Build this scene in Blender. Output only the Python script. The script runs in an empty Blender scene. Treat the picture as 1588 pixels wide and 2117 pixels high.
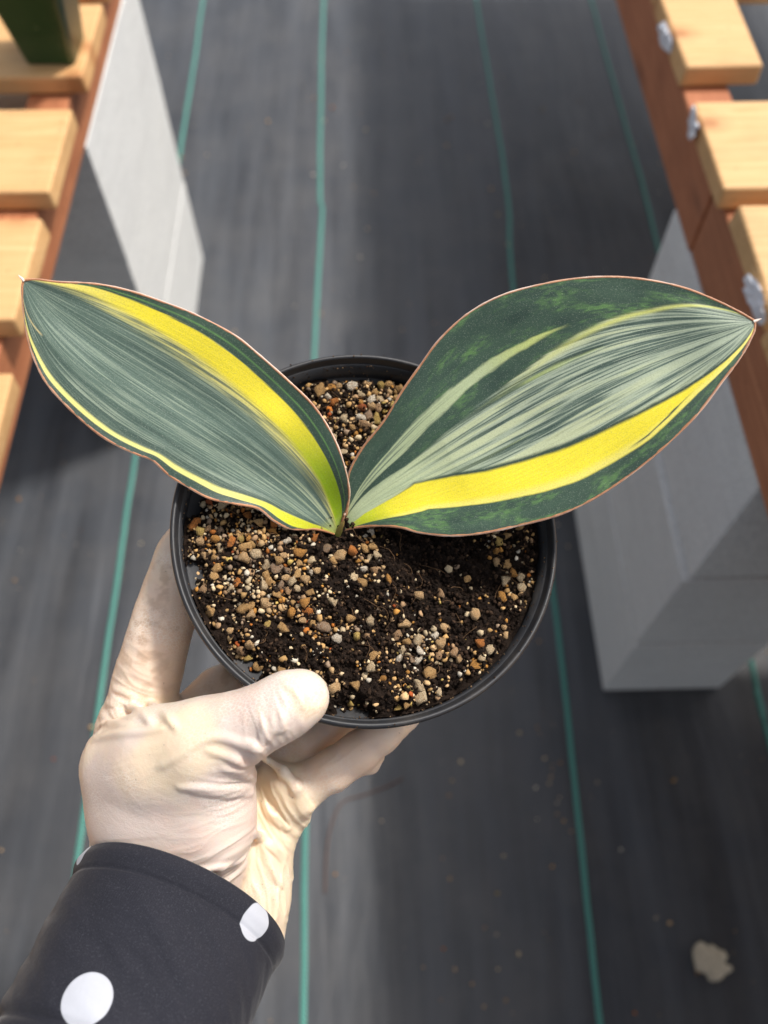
import bpy, bmesh, math, random
import numpy as np
from mathutils import Vector, Matrix

# ------------------------------------------------------------------ camera, sky, sun, exposure
sc = bpy.context.scene
COL = sc.collection
CAM_H = 1.1
cam = bpy.data.cameras.new("camera"); cam_o = bpy.data.objects.new("camera", cam); COL.objects.link(cam_o)
cam_o.location = (0, 0, CAM_H)
cam_o.rotation_euler = (math.radians(30), 0, math.radians(-1.16))
cam.sensor_fit = 'HORIZONTAL'; cam.sensor_width = 36.0
cam.lens = 36.0 * 1700 / 1588
cam.clip_start = .01; cam.clip_end = 200
cam.dof.use_dof = True; cam.dof.focus_distance = .306; cam.dof.aperture_fstop = cam.lens / 4.0
sc.camera = cam_o
SUN_E, SUN_A = 59.0, 28.0            # elevation; azimuth from +x towards +y
sdir = Vector((math.cos(math.radians(SUN_E)) * math.cos(math.radians(SUN_A)),
               math.cos(math.radians(SUN_E)) * math.sin(math.radians(SUN_A)), math.sin(math.radians(SUN_E))))
world = bpy.data.worlds.new("World"); sc.world = world; world.use_nodes = True
nt = world.node_tree; bg = nt.nodes['Background']
sky = nt.nodes.new('ShaderNodeTexSky'); sky.sky_type = 'NISHITA'; sky.sun_disc = False
sky.sun_elevation = math.radians(SUN_E); sky.sun_rotation = math.radians(90 - SUN_A)
sky.dust_density = 4.0; sky.air_density = 1.0; sky.ozone_density = 1.0
hs = nt.nodes.new('ShaderNodeHueSaturation'); hs.inputs['Saturation'].default_value = .45   # pale hazy sky
nt.links.new(sky.outputs[0], hs.inputs['Color']); nt.links.new(hs.outputs[0], bg.inputs[0]); bg.inputs[1].default_value = 0.150
sun = bpy.data.lights.new("sun", 'SUN'); sun.energy = 3.8; sun.angle = math.radians(6.0); sun.color = (1, .95, .89)
sun_o = bpy.data.objects.new("sun", sun); COL.objects.link(sun_o)
sun_o.rotation_euler = sdir.to_track_quat('Z', 'Y').to_euler()
sc.view_settings.view_transform = 'Standard'; sc.view_settings.look = 'None'
sc.view_settings.gamma = 1; sc.view_settings.use_curve_mapping = False
sc.view_settings.exposure = 0.03

# ------------------------------------------------------------------ measured data (metres, world space)
POT_O = [-0.00232, 0.15446, 0.82078]
POT_AX = [[0.98983, 0.00947, -0.14197], [0.01982, 0.97888, 0.20349], [0.1409, -0.20423, 0.96873]]
SOIL_BLOBS = [[-0.0081, 0.0585, 0.022, 1.5], [0.0084, 0.0665, 0.016, 1.1], [-0.0586, 0.0007, 0.014, 1.2], [-0.0446, -0.0182, 0.016, 1.1], [-0.0219, -0.0298, 0.012, 0.7], [0.0025, -0.0223, 0.01, 0.5], [0.0328, -0.0528, 0.012, 1.1], [0.0195, -0.0558, 0.01, 0.7], [0.0627, -0.0361, 0.012, 0.6], [0.0688, 0.0002, 0.014, 0.5], [-0.0504, -0.0463, 0.008, 0.8], [-0.0363, 0.0047, 0.02, 0.6], [-0.0104, -0.0454, 0.012, 0.4]]
SOIL_DARK = [[0.0279, -0.0096, 0.016, 1], [0.0374, -0.0251, 0.014, 1], [-0.0362, -0.0423, 0.008, 0.7], [0.0007, -0.0433, 0.008, 0.6], [0.0147, 0.0715, 0.006, 1], [0.0182, 0.0021, 0.012, 0.8]]
BASE_XY = [-0.0116, 0.0]
LEDGE = [-163.8, 169.2, -128.9, -94.6]
LEAF_L_UP = [[-0.01555, 0.15814, 0.80774], [-0.01112, 0.16415, 0.82165], [-0.01044, 0.16825, 0.82977], [-0.01282, 0.17492, 0.84], [-0.01703, 0.18156, 0.84812], [-0.02294, 0.18737, 0.85579], [-0.03165, 0.19366, 0.86231], [-0.04175, 0.2001, 0.86927], [-0.05009, 0.20495, 0.87436], [-0.06195, 0.20948, 0.87924], [-0.07188, 0.21223, 0.88266], [-0.08517, 0.21515, 0.88662], [-0.09686, 0.21667, 0.88883], [-0.10919, 0.21659, 0.89007], [-0.11741, 0.21718, 0.89103], [-0.12202, 0.21686, 0.8912]]
LEAF_L_LO = [[-0.01555, 0.15814, 0.80774], [-0.02256, 0.15756, 0.81353], [-0.03261, 0.15494, 0.81985], [-0.0386, 0.15569, 0.82525], [-0.04457, 0.15862, 0.83037], [-0.05315, 0.15854, 0.83405], [-0.06173, 0.15877, 0.83783], [-0.07015, 0.16186, 0.84199], [-0.07593, 0.16453, 0.84528], [-0.08124, 0.16832, 0.84936], [-0.08664, 0.16966, 0.85163], [-0.09322, 0.17181, 0.85426], [-0.09986, 0.17493, 0.85758], [-0.10775, 0.18043, 0.86286], [-0.1154, 0.18749, 0.8693], [-0.11914, 0.19359, 0.87398], [-0.12162, 0.20047, 0.87917], [-0.12271, 0.20788, 0.88465], [-0.12274, 0.21407, 0.88915], [-0.12202, 0.21686, 0.8912]]
LEAF_R_UP = [[-0.01575, 0.15815, 0.80774], [-0.01261, 0.16187, 0.81296], [-0.01061, 0.16763, 0.82026], [-0.01014, 0.17459, 0.82784], [-0.00479, 0.18085, 0.83564], [0.0038, 0.18773, 0.84401], [0.01037, 0.19476, 0.85215], [0.01773, 0.20174, 0.85968], [0.02496, 0.20834, 0.86656], [0.03506, 0.21416, 0.87346], [0.04687, 0.21756, 0.87887], [0.06066, 0.2186, 0.88308], [0.07399, 0.21831, 0.88639], [0.08783, 0.21637, 0.88892], [0.1, 0.21348, 0.88966], [0.11087, 0.2096, 0.88959], [0.11979, 0.20488, 0.88882], [0.12685, 0.20038, 0.88793], [0.13214, 0.19644, 0.887]]
LEAF_R_LO = [[-0.01575, 0.15815, 0.80774], [-0.00991, 0.15843, 0.81268], [0.00108, 0.15611, 0.81923], [0.00962, 0.15324, 0.82294], [0.01689, 0.15, 0.82432], [0.02817, 0.1471, 0.82694], [0.04009, 0.14594, 0.83091], [0.05392, 0.14656, 0.83558], [0.0666, 0.14774, 0.84024], [0.07788, 0.15069, 0.84556], [0.08826, 0.15523, 0.85109], [0.09668, 0.15988, 0.85632], [0.10477, 0.16528, 0.86209], [0.11285, 0.17161, 0.8681], [0.12109, 0.18027, 0.87526], [0.12748, 0.18699, 0.88048], [0.13169, 0.19344, 0.88497], [0.13214, 0.19644, 0.887]]
SHEATH = [[-0.015, 0.15506, 0.81463], [-0.01398, 0.15445, 0.82006], [-0.01208, 0.15521, 0.82515]]
LEAF_TOCAM = [-0.01012, -0.4999, 0.86603]
HAND_AX = [[0.9998, -0.02024, 0.0], [0.01753, 0.86585, 0.5], [0.01012, 0.4999, -0.86603]]
WRINKLE = [[-0.0474, 0.0668, 0.8066, 0.011, 0.7, -0.3490658503988659], [-0.0503, 0.0597, 0.8013, 0.011, 0.45, 0.0], [-0.0555, 0.0372, 0.7802, 0.016, 0.9, 0.3839724354387525], [-0.0367, 0.0772, 0.8231, 0.008, 0.7, -1.2217304763960306], [-0.0315, 0.0839, 0.8282, 0.007, 0.4, -1.1344640137963142], [-0.0982, 0.098, 0.7802, 0.014, 0.9, -0.4363323129985824], [-0.1025, 0.0869, 0.7794, 0.012, 0.8, 0.17453292519943295], [-0.0863, 0.0925, 0.7714, 0.012, 0.7, -0.6108652381980153], [-0.0443, 0.0581, 0.7519, 0.016, 1.0, -1.0471975511965976], [-0.0447, 0.0379, 0.7403, 0.02, 1.0, -1.3962634015954636], [-0.0478, 0.0245, 0.7325, 0.016, 0.9, -1.4835298641951802], [-0.079, 0.0737, 0.801, 0.014, 0.25, 0.4363323129985824], [-0.0935, 0.1179, 0.7859, 0.012, 0.25, -0.3490658503988659], [-0.0184, 0.0749, 0.7677, 0.014, 0.25, 0.6108652381980153]]
HAND = [[0.006, [[-0.08627, 0.0708, 0.78421, 0.01522], [-0.0636, 0.07594, 0.8013, 0.01463], [-0.04854, 0.08033, 0.81094, 0.0116], [-0.03776, 0.08324, 0.81679, 0.01028], [-0.03005, 0.08659, 0.81938, 0.00976], [-0.02624, 0.08827, 0.81925, 0.00844]]], [0.01, [[-0.09591, 0.07472, 0.77712, 0.01487], [-0.06575, 0.06738, 0.78594, 0.01651], [-0.06501, 0.0545, 0.77621, 0.01589], [-0.07151, 0.04246, 0.75186, 0.01591], [-0.07836, 0.02555, 0.72586, 0.01621]]], [0.012, [[-0.09629, 0.0744, 0.77694, 0.0145], [-0.09547, 0.0599, 0.76857, 0.01376], [-0.09827, 0.04544, 0.74634, 0.01505], [-0.10088, 0.02644, 0.71917, 0.01851]]], [0.012, [[-0.08163, 0.07138, 0.78113, 0.01829], [-0.08115, 0.05621, 0.76777, 0.01964], [-0.08863, 0.0349, 0.7242, 0.01931]]], [0.006, [[-0.09778, 0.08149, 0.76253, 0.01719], [-0.0993, 0.09501, 0.76339, 0.01432], [-0.0961, 0.1099, 0.77087, 0.01216], [-0.09308, 0.11727, 0.77632, 0.01173], [-0.0899, 0.12685, 0.78188, 0.01133], [-0.08679, 0.13631, 0.78623, 0.01117], [-0.0837, 0.1466, 0.78989, 0.01063], [-0.081, 0.15764, 0.79283, 0.00992], [-0.0779, 0.16873, 0.7935, 0.00862]]], [0.01, [[-0.09827, 0.07631, 0.78148, 0.01068], [-0.08145, 0.07631, 0.79207, 0.01431], [-0.06162, 0.07715, 0.80318, 0.01354]]], [0.01, [[-0.09944, 0.08812, 0.75942, 0.01432], [-0.08649, 0.09166, 0.75237, 0.01262], [-0.07439, 0.08613, 0.74932, 0.01221]]], [0.012, [[-0.07838, 0.07893, 0.74627, 0.01624], [-0.0629, 0.06865, 0.73706, 0.01638], [-0.05474, 0.0433, 0.72598, 0.01339], [-0.05586, 0.0221, 0.71604, 0.01332]]], [0.006, [[-0.04615, 0.07322, 0.7422, 0.0118], [-0.04359, 0.06609, 0.74042, 0.01174], [-0.04901, 0.05414, 0.73577, 0.01167], [-0.0513, 0.04274, 0.73032, 0.01143], [-0.05191, 0.03233, 0.7243, 0.01163], [-0.05467, 0.01501, 0.71427, 0.01204]]], [0.005, [[-0.08169, 0.09761, 0.74893, 0.01201], [-0.07512, 0.10709, 0.74986, 0.00984], [-0.07051, 0.11486, 0.74748, 0.00894], [-0.0689, 0.12119, 0.7396, 0.00832]]], [0.0025, [[-0.04345, 0.08113, 0.74218, 0.00947], [-0.02979, 0.0904, 0.74885, 0.00903], [-0.01643, 0.09898, 0.75049, 0.00828], [-0.00821, 0.10414, 0.74663, 0.00716]]], [0.0025, [[-0.04143, 0.06806, 0.7462, 0.0096], [-0.03097, 0.07168, 0.75303, 0.0087], [-0.01882, 0.07673, 0.75956, 0.00823], [-0.0079, 0.08271, 0.76429, 0.00801], [0.001, 0.08802, 0.76861, 0.0072], [0.00649, 0.0905, 0.77126, 0.00582]]], [0.0015, [[0.00592, 0.09028, 0.76997, 0.00506], [0.01184, 0.09297, 0.77044, 0.00391], [0.01523, 0.09437, 0.77014, 0.00235]]], [0.002, [[-0.01701, 0.07216, 0.75578, 0.00314], [-0.01268, 0.07451, 0.75604, 0.00197]]], [0.003, [[-0.01003, 0.07713, 0.75873, 0.00354], [-0.00355, 0.07791, 0.7581, 0.00256], [-0.00014, 0.08091, 0.75988, 0.00197]]], [0.002, [[0.00289, 0.08478, 0.76445, 0.00274], [0.00648, 0.087, 0.76463, 0.00177]]], [0.006, [[-0.04431, 0.07691, 0.7559, 0.00474], [-0.03884, 0.07194, 0.75714, 0.00509], [-0.03482, 0.06622, 0.75215, 0.00472], [-0.03797, 0.06106, 0.7422, 0.0048]]], [0.003, [[-0.04561, 0.08005, 0.76578, 0.00155], [-0.03857, 0.07486, 0.76633, 0.00153], [-0.03321, 0.06906, 0.7642, 0.00172], [-0.02979, 0.06315, 0.75505, 0.00175], [-0.03258, 0.06059, 0.74431, 0.00258], [-0.03739, 0.05806, 0.73471, 0.00284]]]]
RIDGES = [[0.002, [[-0.10641, 0.08184, 0.79192, 0.00038], [-0.09894, 0.08146, 0.79892, 0.00074], [-0.09054, 0.08016, 0.80647, 0.00085], [-0.08061, 0.0793, 0.81147, 0.00074], [-0.07381, 0.07932, 0.81527, 0.00038]]], [0.002, [[-0.10551, 0.10542, 0.77965, 0.00042], [-0.10147, 0.1039, 0.78167, 0.00083], [-0.09734, 0.10148, 0.78158, 0.001], [-0.09099, 0.09885, 0.77892, 0.001], [-0.07481, 0.08386, 0.81309, 0.00083], [-0.0693, 0.07806, 0.81771, 0.00042]]], [0.002, [[-0.10745, 0.10017, 0.77695, 0.00038], [-0.10343, 0.09974, 0.77939, 0.00074], [-0.09818, 0.098, 0.78028, 0.00085], [-0.08423, 0.0858, 0.80702, 0.00074], [-0.07845, 0.08019, 0.81244, 0.00038]]], [0.002, [[-0.11116, 0.09214, 0.77465, 0.00034], [-0.0976, 0.08631, 0.79673, 0.00059], [-0.08792, 0.08174, 0.80745, 0.00034]]], [0.002, [[-0.07584, 0.0671, 0.81131, 0.00035], [-0.06836, 0.0695, 0.8164, 0.00066], [-0.06157, 0.07306, 0.81919, 0.00084], [-0.05653, 0.07441, 0.82053, 0.00092], [-0.05144, 0.07376, 0.82134, 0.00092], [-0.04577, 0.07168, 0.82014, 0.00084], [-0.04133, 0.07003, 0.81598, 0.00066], [-0.04606, 0.07949, 0.76655, 0.00035]]], [0.002, [[-0.05817, 0.07067, 0.81874, 0.00034], [-0.05172, 0.06891, 0.81743, 0.00064], [-0.04735, 0.06725, 0.8131, 0.00064], [-0.04659, 0.0697, 0.78553, 0.00034]]], [0.002, [[-0.0481, 0.07301, 0.82148, 0.00038], [-0.04406, 0.0721, 0.82092, 0.00073], [-0.0404, 0.07041, 0.81698, 0.00073], [-0.04604, 0.0798, 0.76686, 0.00038]]], [0.002, [[-0.06914, 0.06076, 0.80852, 0.0003], [-0.06237, 0.0605, 0.80916, 0.00059], [-0.05619, 0.0607, 0.80677, 0.00068], [-0.05066, 0.06165, 0.7999, 0.00059], [-0.04694, 0.06376, 0.78825, 0.0003]]], [0.002, [[-0.06417, 0.05965, 0.808, 0.00029], [-0.05645, 0.05949, 0.80475, 0.00056], [-0.05089, 0.06042, 0.79782, 0.00056], [-0.047, 0.0621, 0.78711, 0.00029]]], [0.002, [[-0.05373, 0.06562, 0.81371, 0.00029], [-0.04934, 0.06552, 0.81012, 0.00056], [-0.04738, 0.06603, 0.8009, 0.00056], [-0.0465, 0.06707, 0.78636, 0.00029]]], [0.002, [[-0.06355, 0.03399, 0.77252, 0.00038], [-0.05965, 0.03513, 0.77011, 0.00073], [-0.05589, 0.03738, 0.76688, 0.00073], [-0.05262, 0.04252, 0.75692, 0.00038]]], [0.002, [[-0.06684, 0.03791, 0.78432, 0.00029], [-0.06193, 0.03795, 0.78311, 0.00056], [-0.05717, 0.03887, 0.78123, 0.00056], [-0.05083, 0.04285, 0.77309, 0.00029]]], [0.002, [[-0.03526, 0.07941, 0.8281, 0.00034], [-0.03551, 0.0764, 0.82606, 0.00059], [-0.03792, 0.07295, 0.82217, 0.00034]]], [0.002, [[-0.03264, 0.08045, 0.82883, 0.00029], [-0.03223, 0.0777, 0.82701, 0.00051], [-0.03355, 0.07491, 0.82424, 0.00029]]], [0.002, [[-0.03871, 0.07785, 0.82696, 0.00029], [-0.03833, 0.07513, 0.82499, 0.00051], [-0.04035, 0.0718, 0.82052, 0.00029]]], [0.002, [[-0.03194, 0.08976, 0.82985, 0.00021], [-0.02822, 0.08694, 0.83003, 0.0004], [-0.02626, 0.08418, 0.82915, 0.0004], [-0.02565, 0.08158, 0.82788, 0.00021]]], [0.002, [[-0.04714, 0.05026, 0.77708, 0.00046], [-0.04813, 0.05264, 0.74967, 0.00089], [-0.04531, 0.05062, 0.74818, 0.00102], [-0.04169, 0.04843, 0.74506, 0.00089], [-0.0392, 0.04541, 0.73981, 0.00046]]], [0.002, [[-0.04729, 0.06607, 0.75429, 0.00042], [-0.04525, 0.06244, 0.75353, 0.00081], [-0.04239, 0.05899, 0.75171, 0.00081], [-0.03832, 0.05627, 0.74863, 0.00042]]], [0.002, [[-0.04811, 0.05039, 0.74889, 0.00038], [-0.0463, 0.04534, 0.74587, 0.00073], [-0.04418, 0.04037, 0.74212, 0.00073], [-0.04078, 0.03644, 0.73623, 0.00038]]], [0.002, [[-0.04289, 0.03457, 0.73755, 0.00044], [-0.04392, 0.0278, 0.73432, 0.00077], [-0.04518, 0.01947, 0.72846, 0.00044]]]]
LOOSE = [[-0.0843, 0.0693, 0.7984, 0.014], [-0.0634, 0.074, 0.8187, 0.012], [-0.0713, 0.0711, 0.8111, 0.012], [-0.0369, 0.0656, 0.7506, 0.02], [-0.0453, 0.0419, 0.7368, 0.022], [-0.0476, 0.0249, 0.727, 0.02], [-0.0901, 0.0943, 0.7723, 0.014], [-0.0234, 0.0869, 0.8289, 0.011], [-0.0512, 0.0736, 0.8128, 0.006]]
DIRT = [[-0.0954, 0.1196, 0.7869, 0.012], [-0.0914, 0.128, 0.7917, 0.01], [-0.0937, 0.1095, 0.7811, 0.01], [-0.0843, 0.1429, 0.8005, 0.012], [-0.08, 0.1402, 0.7874, 0.01], [-0.0237, 0.0818, 0.8236, 0.006], [-0.0644, 0.1154, 0.7617, 0.012], [-0.1089, 0.0916, 0.7763, 0.01]]
SLEEVE = {"o": [-0.07567, 0.02807, 0.75736], "a": [-0.30788, -0.89103, 0.33358], "w": [0.8843, -0.39735, -0.2452], "t": [0.35103, 0.21949, 0.91027], "prof": [[-0.02, 0.0416, 0.039], [0, 0.0416, 0.039], [0.03, 0.04, 0.037], [0.06, 0.038, 0.035], [0.09, 0.038, 0.034], [0.14, 0.039, 0.036]]}
DOTS = [[-0.09107, -0.0015, 0.80709, 0.0078], [-0.04468, 0.02043, 0.78103, 0.0062], [-0.10838, 0.04384, 0.77705, 0.0042]]

# ------------------------------------------------------------------ helpers
RNG = np.random.default_rng(7)
random.seed(7)
def lin(r, g, b, k=1.0):
    f = lambda c: (c / 255 / 12.92 if c / 255 <= .04045 else ((c / 255 + .055) / 1.055) ** 2.4) * k
    return np.array([f(r), f(g), f(b)])
def rgba(c): return (float(c[0]), float(c[1]), float(c[2]), 1)

class NT:
    """small node-tree helper"""
    def __init__(s, name):
        s.m = bpy.data.materials.new(name); s.m.use_nodes = True
        s.t = s.m.node_tree; s.b = s.t.nodes['Principled BSDF']
    def n(s, typ, **kw):
        x = s.t.nodes.new('ShaderNode' + typ)
        for k, v in kw.items(): setattr(x, k, v)
        return x
    def set(s, node, key, v):
        i = node.inputs[key]
        if hasattr(v, 'is_linked') or isinstance(v, bpy.types.NodeSocket): s.t.links.new(v, i)
        else: i.default_value = v
    def coord(s, kind='Object', scale=(1, 1, 1)):
        tc = s.n('TexCoord'); mp = s.n('Mapping'); mp.inputs['Scale'].default_value = scale
        s.t.links.new(tc.outputs[kind], mp.inputs[0]); return mp.outputs[0]
    def noise(s, vec, scale, detail=4, rough=.55, dist=0):
        x = s.n('TexNoise'); s.set(x, 'Vector', vec); s.set(x, 'Scale', scale); s.set(x, 'Detail', detail)
        s.set(x, 'Roughness', rough); s.set(x, 'Distortion', dist); return x.outputs['Fac']
    def ramp(s, fac, *stops):
        x = s.n('ValToRGB'); e = x.color_ramp.elements
        while len(e) < len(stops): e.new(.5)
        for el, (p, c) in zip(e, stops):
            el.position = p
            el.color = (c, c, c, 1) if isinstance(c, (int, float)) else rgba(c)
        s.t.links.new(fac, x.inputs[0]); return x.outputs[0]
    def mix(s, fac, a, b, mode='MIX'):
        x = s.n('Mix', data_type='RGBA', blend_type=mode)
        s.set(x, 0, fac)
        for k, v in ((6, a), (7, b)):
            if isinstance(v, np.ndarray) or isinstance(v, tuple): v = rgba(v)
            s.set(x, k, v)
        return x.outputs[2]
    def math(s, op, a, b=0.0, clamp=False):
        x = s.n('Math', operation=op, use_clamp=clamp); s.set(x, 0, a); s.set(x, 1, b); return x.outputs[0]
    def bump(s, h, strength, dist, prev=None):
        x = s.n('Bump'); s.set(x, 'Height', h); s.set(x, 'Strength', strength); s.set(x, 'Distance', dist)
        if prev is not None: s.set(x, 'Normal', prev)
        return x.outputs[0]
    def out(s, col=None, rough=None, normal=None, **kw):
        if col is not None: s.set(s.b, 'Base Color', rgba(col) if isinstance(col, (np.ndarray, tuple)) else col)
        if rough is not None: s.set(s.b, 'Roughness', rough)
        if normal is not None: s.set(s.b, 'Normal', normal)
        for k, v in kw.items(): s.set(s.b, k.replace('_', ' '), v)
        return s.m

def tag(o, label=None, cat=None, group=None, kind=None):
    for k, v in (('label', label), ('category', cat), ('group', group), ('kind', kind)):
        if v: o[k] = v
    return o
def link(name, me, mat=None, parent=None, loc=None):
    o = bpy.data.objects.new(name, me); COL.objects.link(o)
    if mat is not None and me is not None and not me.materials: me.materials.append(mat)
    if parent is not None: o.parent = parent
    if loc is not None: o.location = loc
    return o
def empty(name, loc=(0, 0, 0)): return link(name, None, loc=loc)
def mesh_np(name, V, Fc, smooth=True):
    """V (n,3), Fc (m,k) int array with all faces the same size"""
    V = np.asarray(V, np.float32); Fc = np.asarray(Fc, np.int32)
    me = bpy.data.meshes.new(name); k = Fc.shape[1]
    me.vertices.add(len(V)); me.vertices.foreach_set('co', V.ravel())
    me.loops.add(Fc.size); me.loops.foreach_set('vertex_index', Fc.ravel())
    me.polygons.add(len(Fc)); me.polygons.foreach_set('loop_start', np.arange(0, Fc.size, k, dtype=np.int32))
    me.polygons.foreach_set('loop_total', np.full(len(Fc), k, np.int32))
    if smooth: me.polygons.foreach_set('use_smooth', np.ones(len(Fc), bool))
    me.update(calc_edges=True); me.validate(); return me
def vcol(me, rgb, name='Col'):
    a = me.color_attributes.new(name, 'FLOAT_COLOR', 'POINT')
    d = np.ones((len(me.vertices), 4), np.float32); d[:, :3] = rgb
    a.data.foreach_set('color', d.ravel())
def box_mesh(name, dim, bevel=.003, seg=2, wob=0.0, seed=0):
    bm = bmesh.new(); bmesh.ops.create_cube(bm, size=1)
    bmesh.ops.scale(bm, vec=dim, verts=bm.verts)
    if wob:
        rr = random.Random(seed)
        for v in bm.verts: v.co += Vector((rr.uniform(-wob, wob), rr.uniform(-wob, wob), rr.uniform(-wob * .3, wob * .3)))
    if bevel: bmesh.ops.bevel(bm, geom=bm.edges[:], offset=bevel, segments=seg, affect='EDGES', profile=.6)
    for f in bm.faces: f.smooth = False
    me = bpy.data.meshes.new(name); bm.to_mesh(me); bm.free(); return me
def tube_np(P, rad, seg=8, cap=True):
    P = np.asarray(P, float); n = len(P); rad = np.broadcast_to(rad, n)
    T = np.gradient(P, axis=0); T /= np.linalg.norm(T, axis=1)[:, None] + 1e-12
    up = np.array([.13, .31, .94]); A = np.cross(T, up); A /= np.linalg.norm(A, axis=1)[:, None] + 1e-12; B = np.cross(T, A)
    th = np.linspace(0, 2 * np.pi, seg, endpoint=False)
    V = P[:, None] + rad[:, None, None] * (A[:, None] * np.cos(th)[None, :, None] + B[:, None] * np.sin(th)[None, :, None])
    i = np.arange(n - 1)[:, None] * seg; j = np.arange(seg)[None]
    Fq = np.stack([i + j, i + (j + 1) % seg, i + seg + (j + 1) % seg, i + seg + j], -1).reshape(-1, 4)
    return V.reshape(-1, 3), Fq
def spline(P, m):
    """Catmull-Rom resample of control points, m samples uniform in normalised arc length"""
    P = np.asarray(P, float); Q = np.vstack([2 * P[0] - P[1], P, 2 * P[-1] - P[-2]]); D = []
    for k in range(len(P) - 1):
        a, b, c, d = Q[k:k + 4]; t = np.linspace(0, 1, 16, endpoint=False)[:, None]
        D.append(.5 * (2 * b + (c - a) * t + (2 * a - 5 * b + 4 * c - d) * t ** 2 + (3 * b - a - 3 * c + d) * t ** 3))
    D.append(P[-1:]); D = np.vstack(D); s = np.r_[0, np.cumsum(np.linalg.norm(np.diff(D, axis=0), axis=1))]; s /= s[-1]
    u = np.linspace(0, 1, m); return np.stack([np.interp(u, s, D[:, k]) for k in range(D.shape[1])], 1)
def vnoise(x, y, seed=0):
    xi = np.floor(x).astype(np.int64); yi = np.floor(y).astype(np.int64); xf = x - xi; yf = y - yi
    def h(a, b):
        v = (a * 374761393 + b * 668265263 + seed * 1442695041) & 0x7fffffff
        v = ((v ^ (v >> 13)) * 1274126177) & 0x7fffffff
        return ((v ^ (v >> 16)) & 0xffff) / 65535.0
    sx = xf * xf * (3 - 2 * xf); sy = yf * yf * (3 - 2 * yf)
    return (h(xi, yi) * (1 - sx) + h(xi + 1, yi) * sx) * (1 - sy) + (h(xi, yi + 1) * (1 - sx) + h(xi + 1, yi + 1) * sx) * sy
def fbm(x, y, seed=0, o=4):
    s = 0; a = .5; t = 0
    for k in range(o): s = s + a * vnoise(x * 2 ** k, y * 2 ** k, seed + k * 17); t += a; a *= .55
    return s / t
def sstep(a, b, x):
    t = np.clip((x - a) / (b - a + 1e-9), 0, 1); return t * t * (3 - 2 * t)

# ------------------------------------------------------------------ materials
def mat_fabric():
    k = NT('woven_ground_cloth'); v = k.coord('Object')
    big = k.noise(v, 2.2, 5, .6); stre = k.noise(k.coord('Object', (26, 1.6, 1)), 1.0, 5, .6); fine = k.noise(v, 900, 2)
    dust = k.noise(v, 9, 6, .65)
    c = k.mix(k.ramp(stre, (.25, 0.0), (.75, 1.0)), lin(42, 44, 48), lin(86, 90, 96))
    c = k.mix(k.math('MULTIPLY', k.ramp(dust, (.42, 0.0), (.75, 1.0)), .55), c, lin(96, 95, 94))
    c = k.mix(k.math('MULTIPLY', k.ramp(big, (.35, 0.0), (.7, 1.0)), .5), c, lin(78, 79, 82))
    # woven tapes: two crossed waves
    w1 = k.n('TexWave', wave_type='BANDS', bands_direction='X'); k.set(w1, 'Vector', v); k.set(w1, 'Scale', 110.0); k.set(w1, 'Distortion', .6)
    w2 = k.n('TexWave', wave_type='BANDS', bands_direction='Y'); k.set(w2, 'Vector', v); k.set(w2, 'Scale', 110.0); k.set(w2, 'Distortion', .6)
    wv = k.math('MULTIPLY', w1.outputs['Fac'], w2.outputs['Fac'])
    c = k.mix(k.math('MULTIPLY', wv, .22), c, lin(30, 31, 34))
    cr = k.noise(k.coord('Object', (14, 2.2, 1)), 1.0, 3, .5, .4)
    nb = k.bump(cr, .7, .008); nb = k.bump(wv, .25, .0006, nb); nb = k.bump(fine, .2, .0004, nb)
    return k.out(c, k.ramp(stre, (.2, .30), (.8, .52)), nb, Specular_IOR_Level=.42)
def mat_line():
    k = NT('green_woven_line'); v = k.coord('Object')
    w = k.n('TexWave', wave_type='BANDS', bands_direction='DIAGONAL'); k.set(w, 'Vector', v); k.set(w, 'Scale', 120.0)
    c = k.mix(w.outputs['Fac'], lin(48, 116, 104), lin(92, 164, 150))
    c = k.mix(k.math('MULTIPLY', k.noise(v, 14, 4), .5), c, lin(70, 120, 115))
    return k.out(c, .55, k.bump(w.outputs['Fac'], .5, .001))
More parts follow.
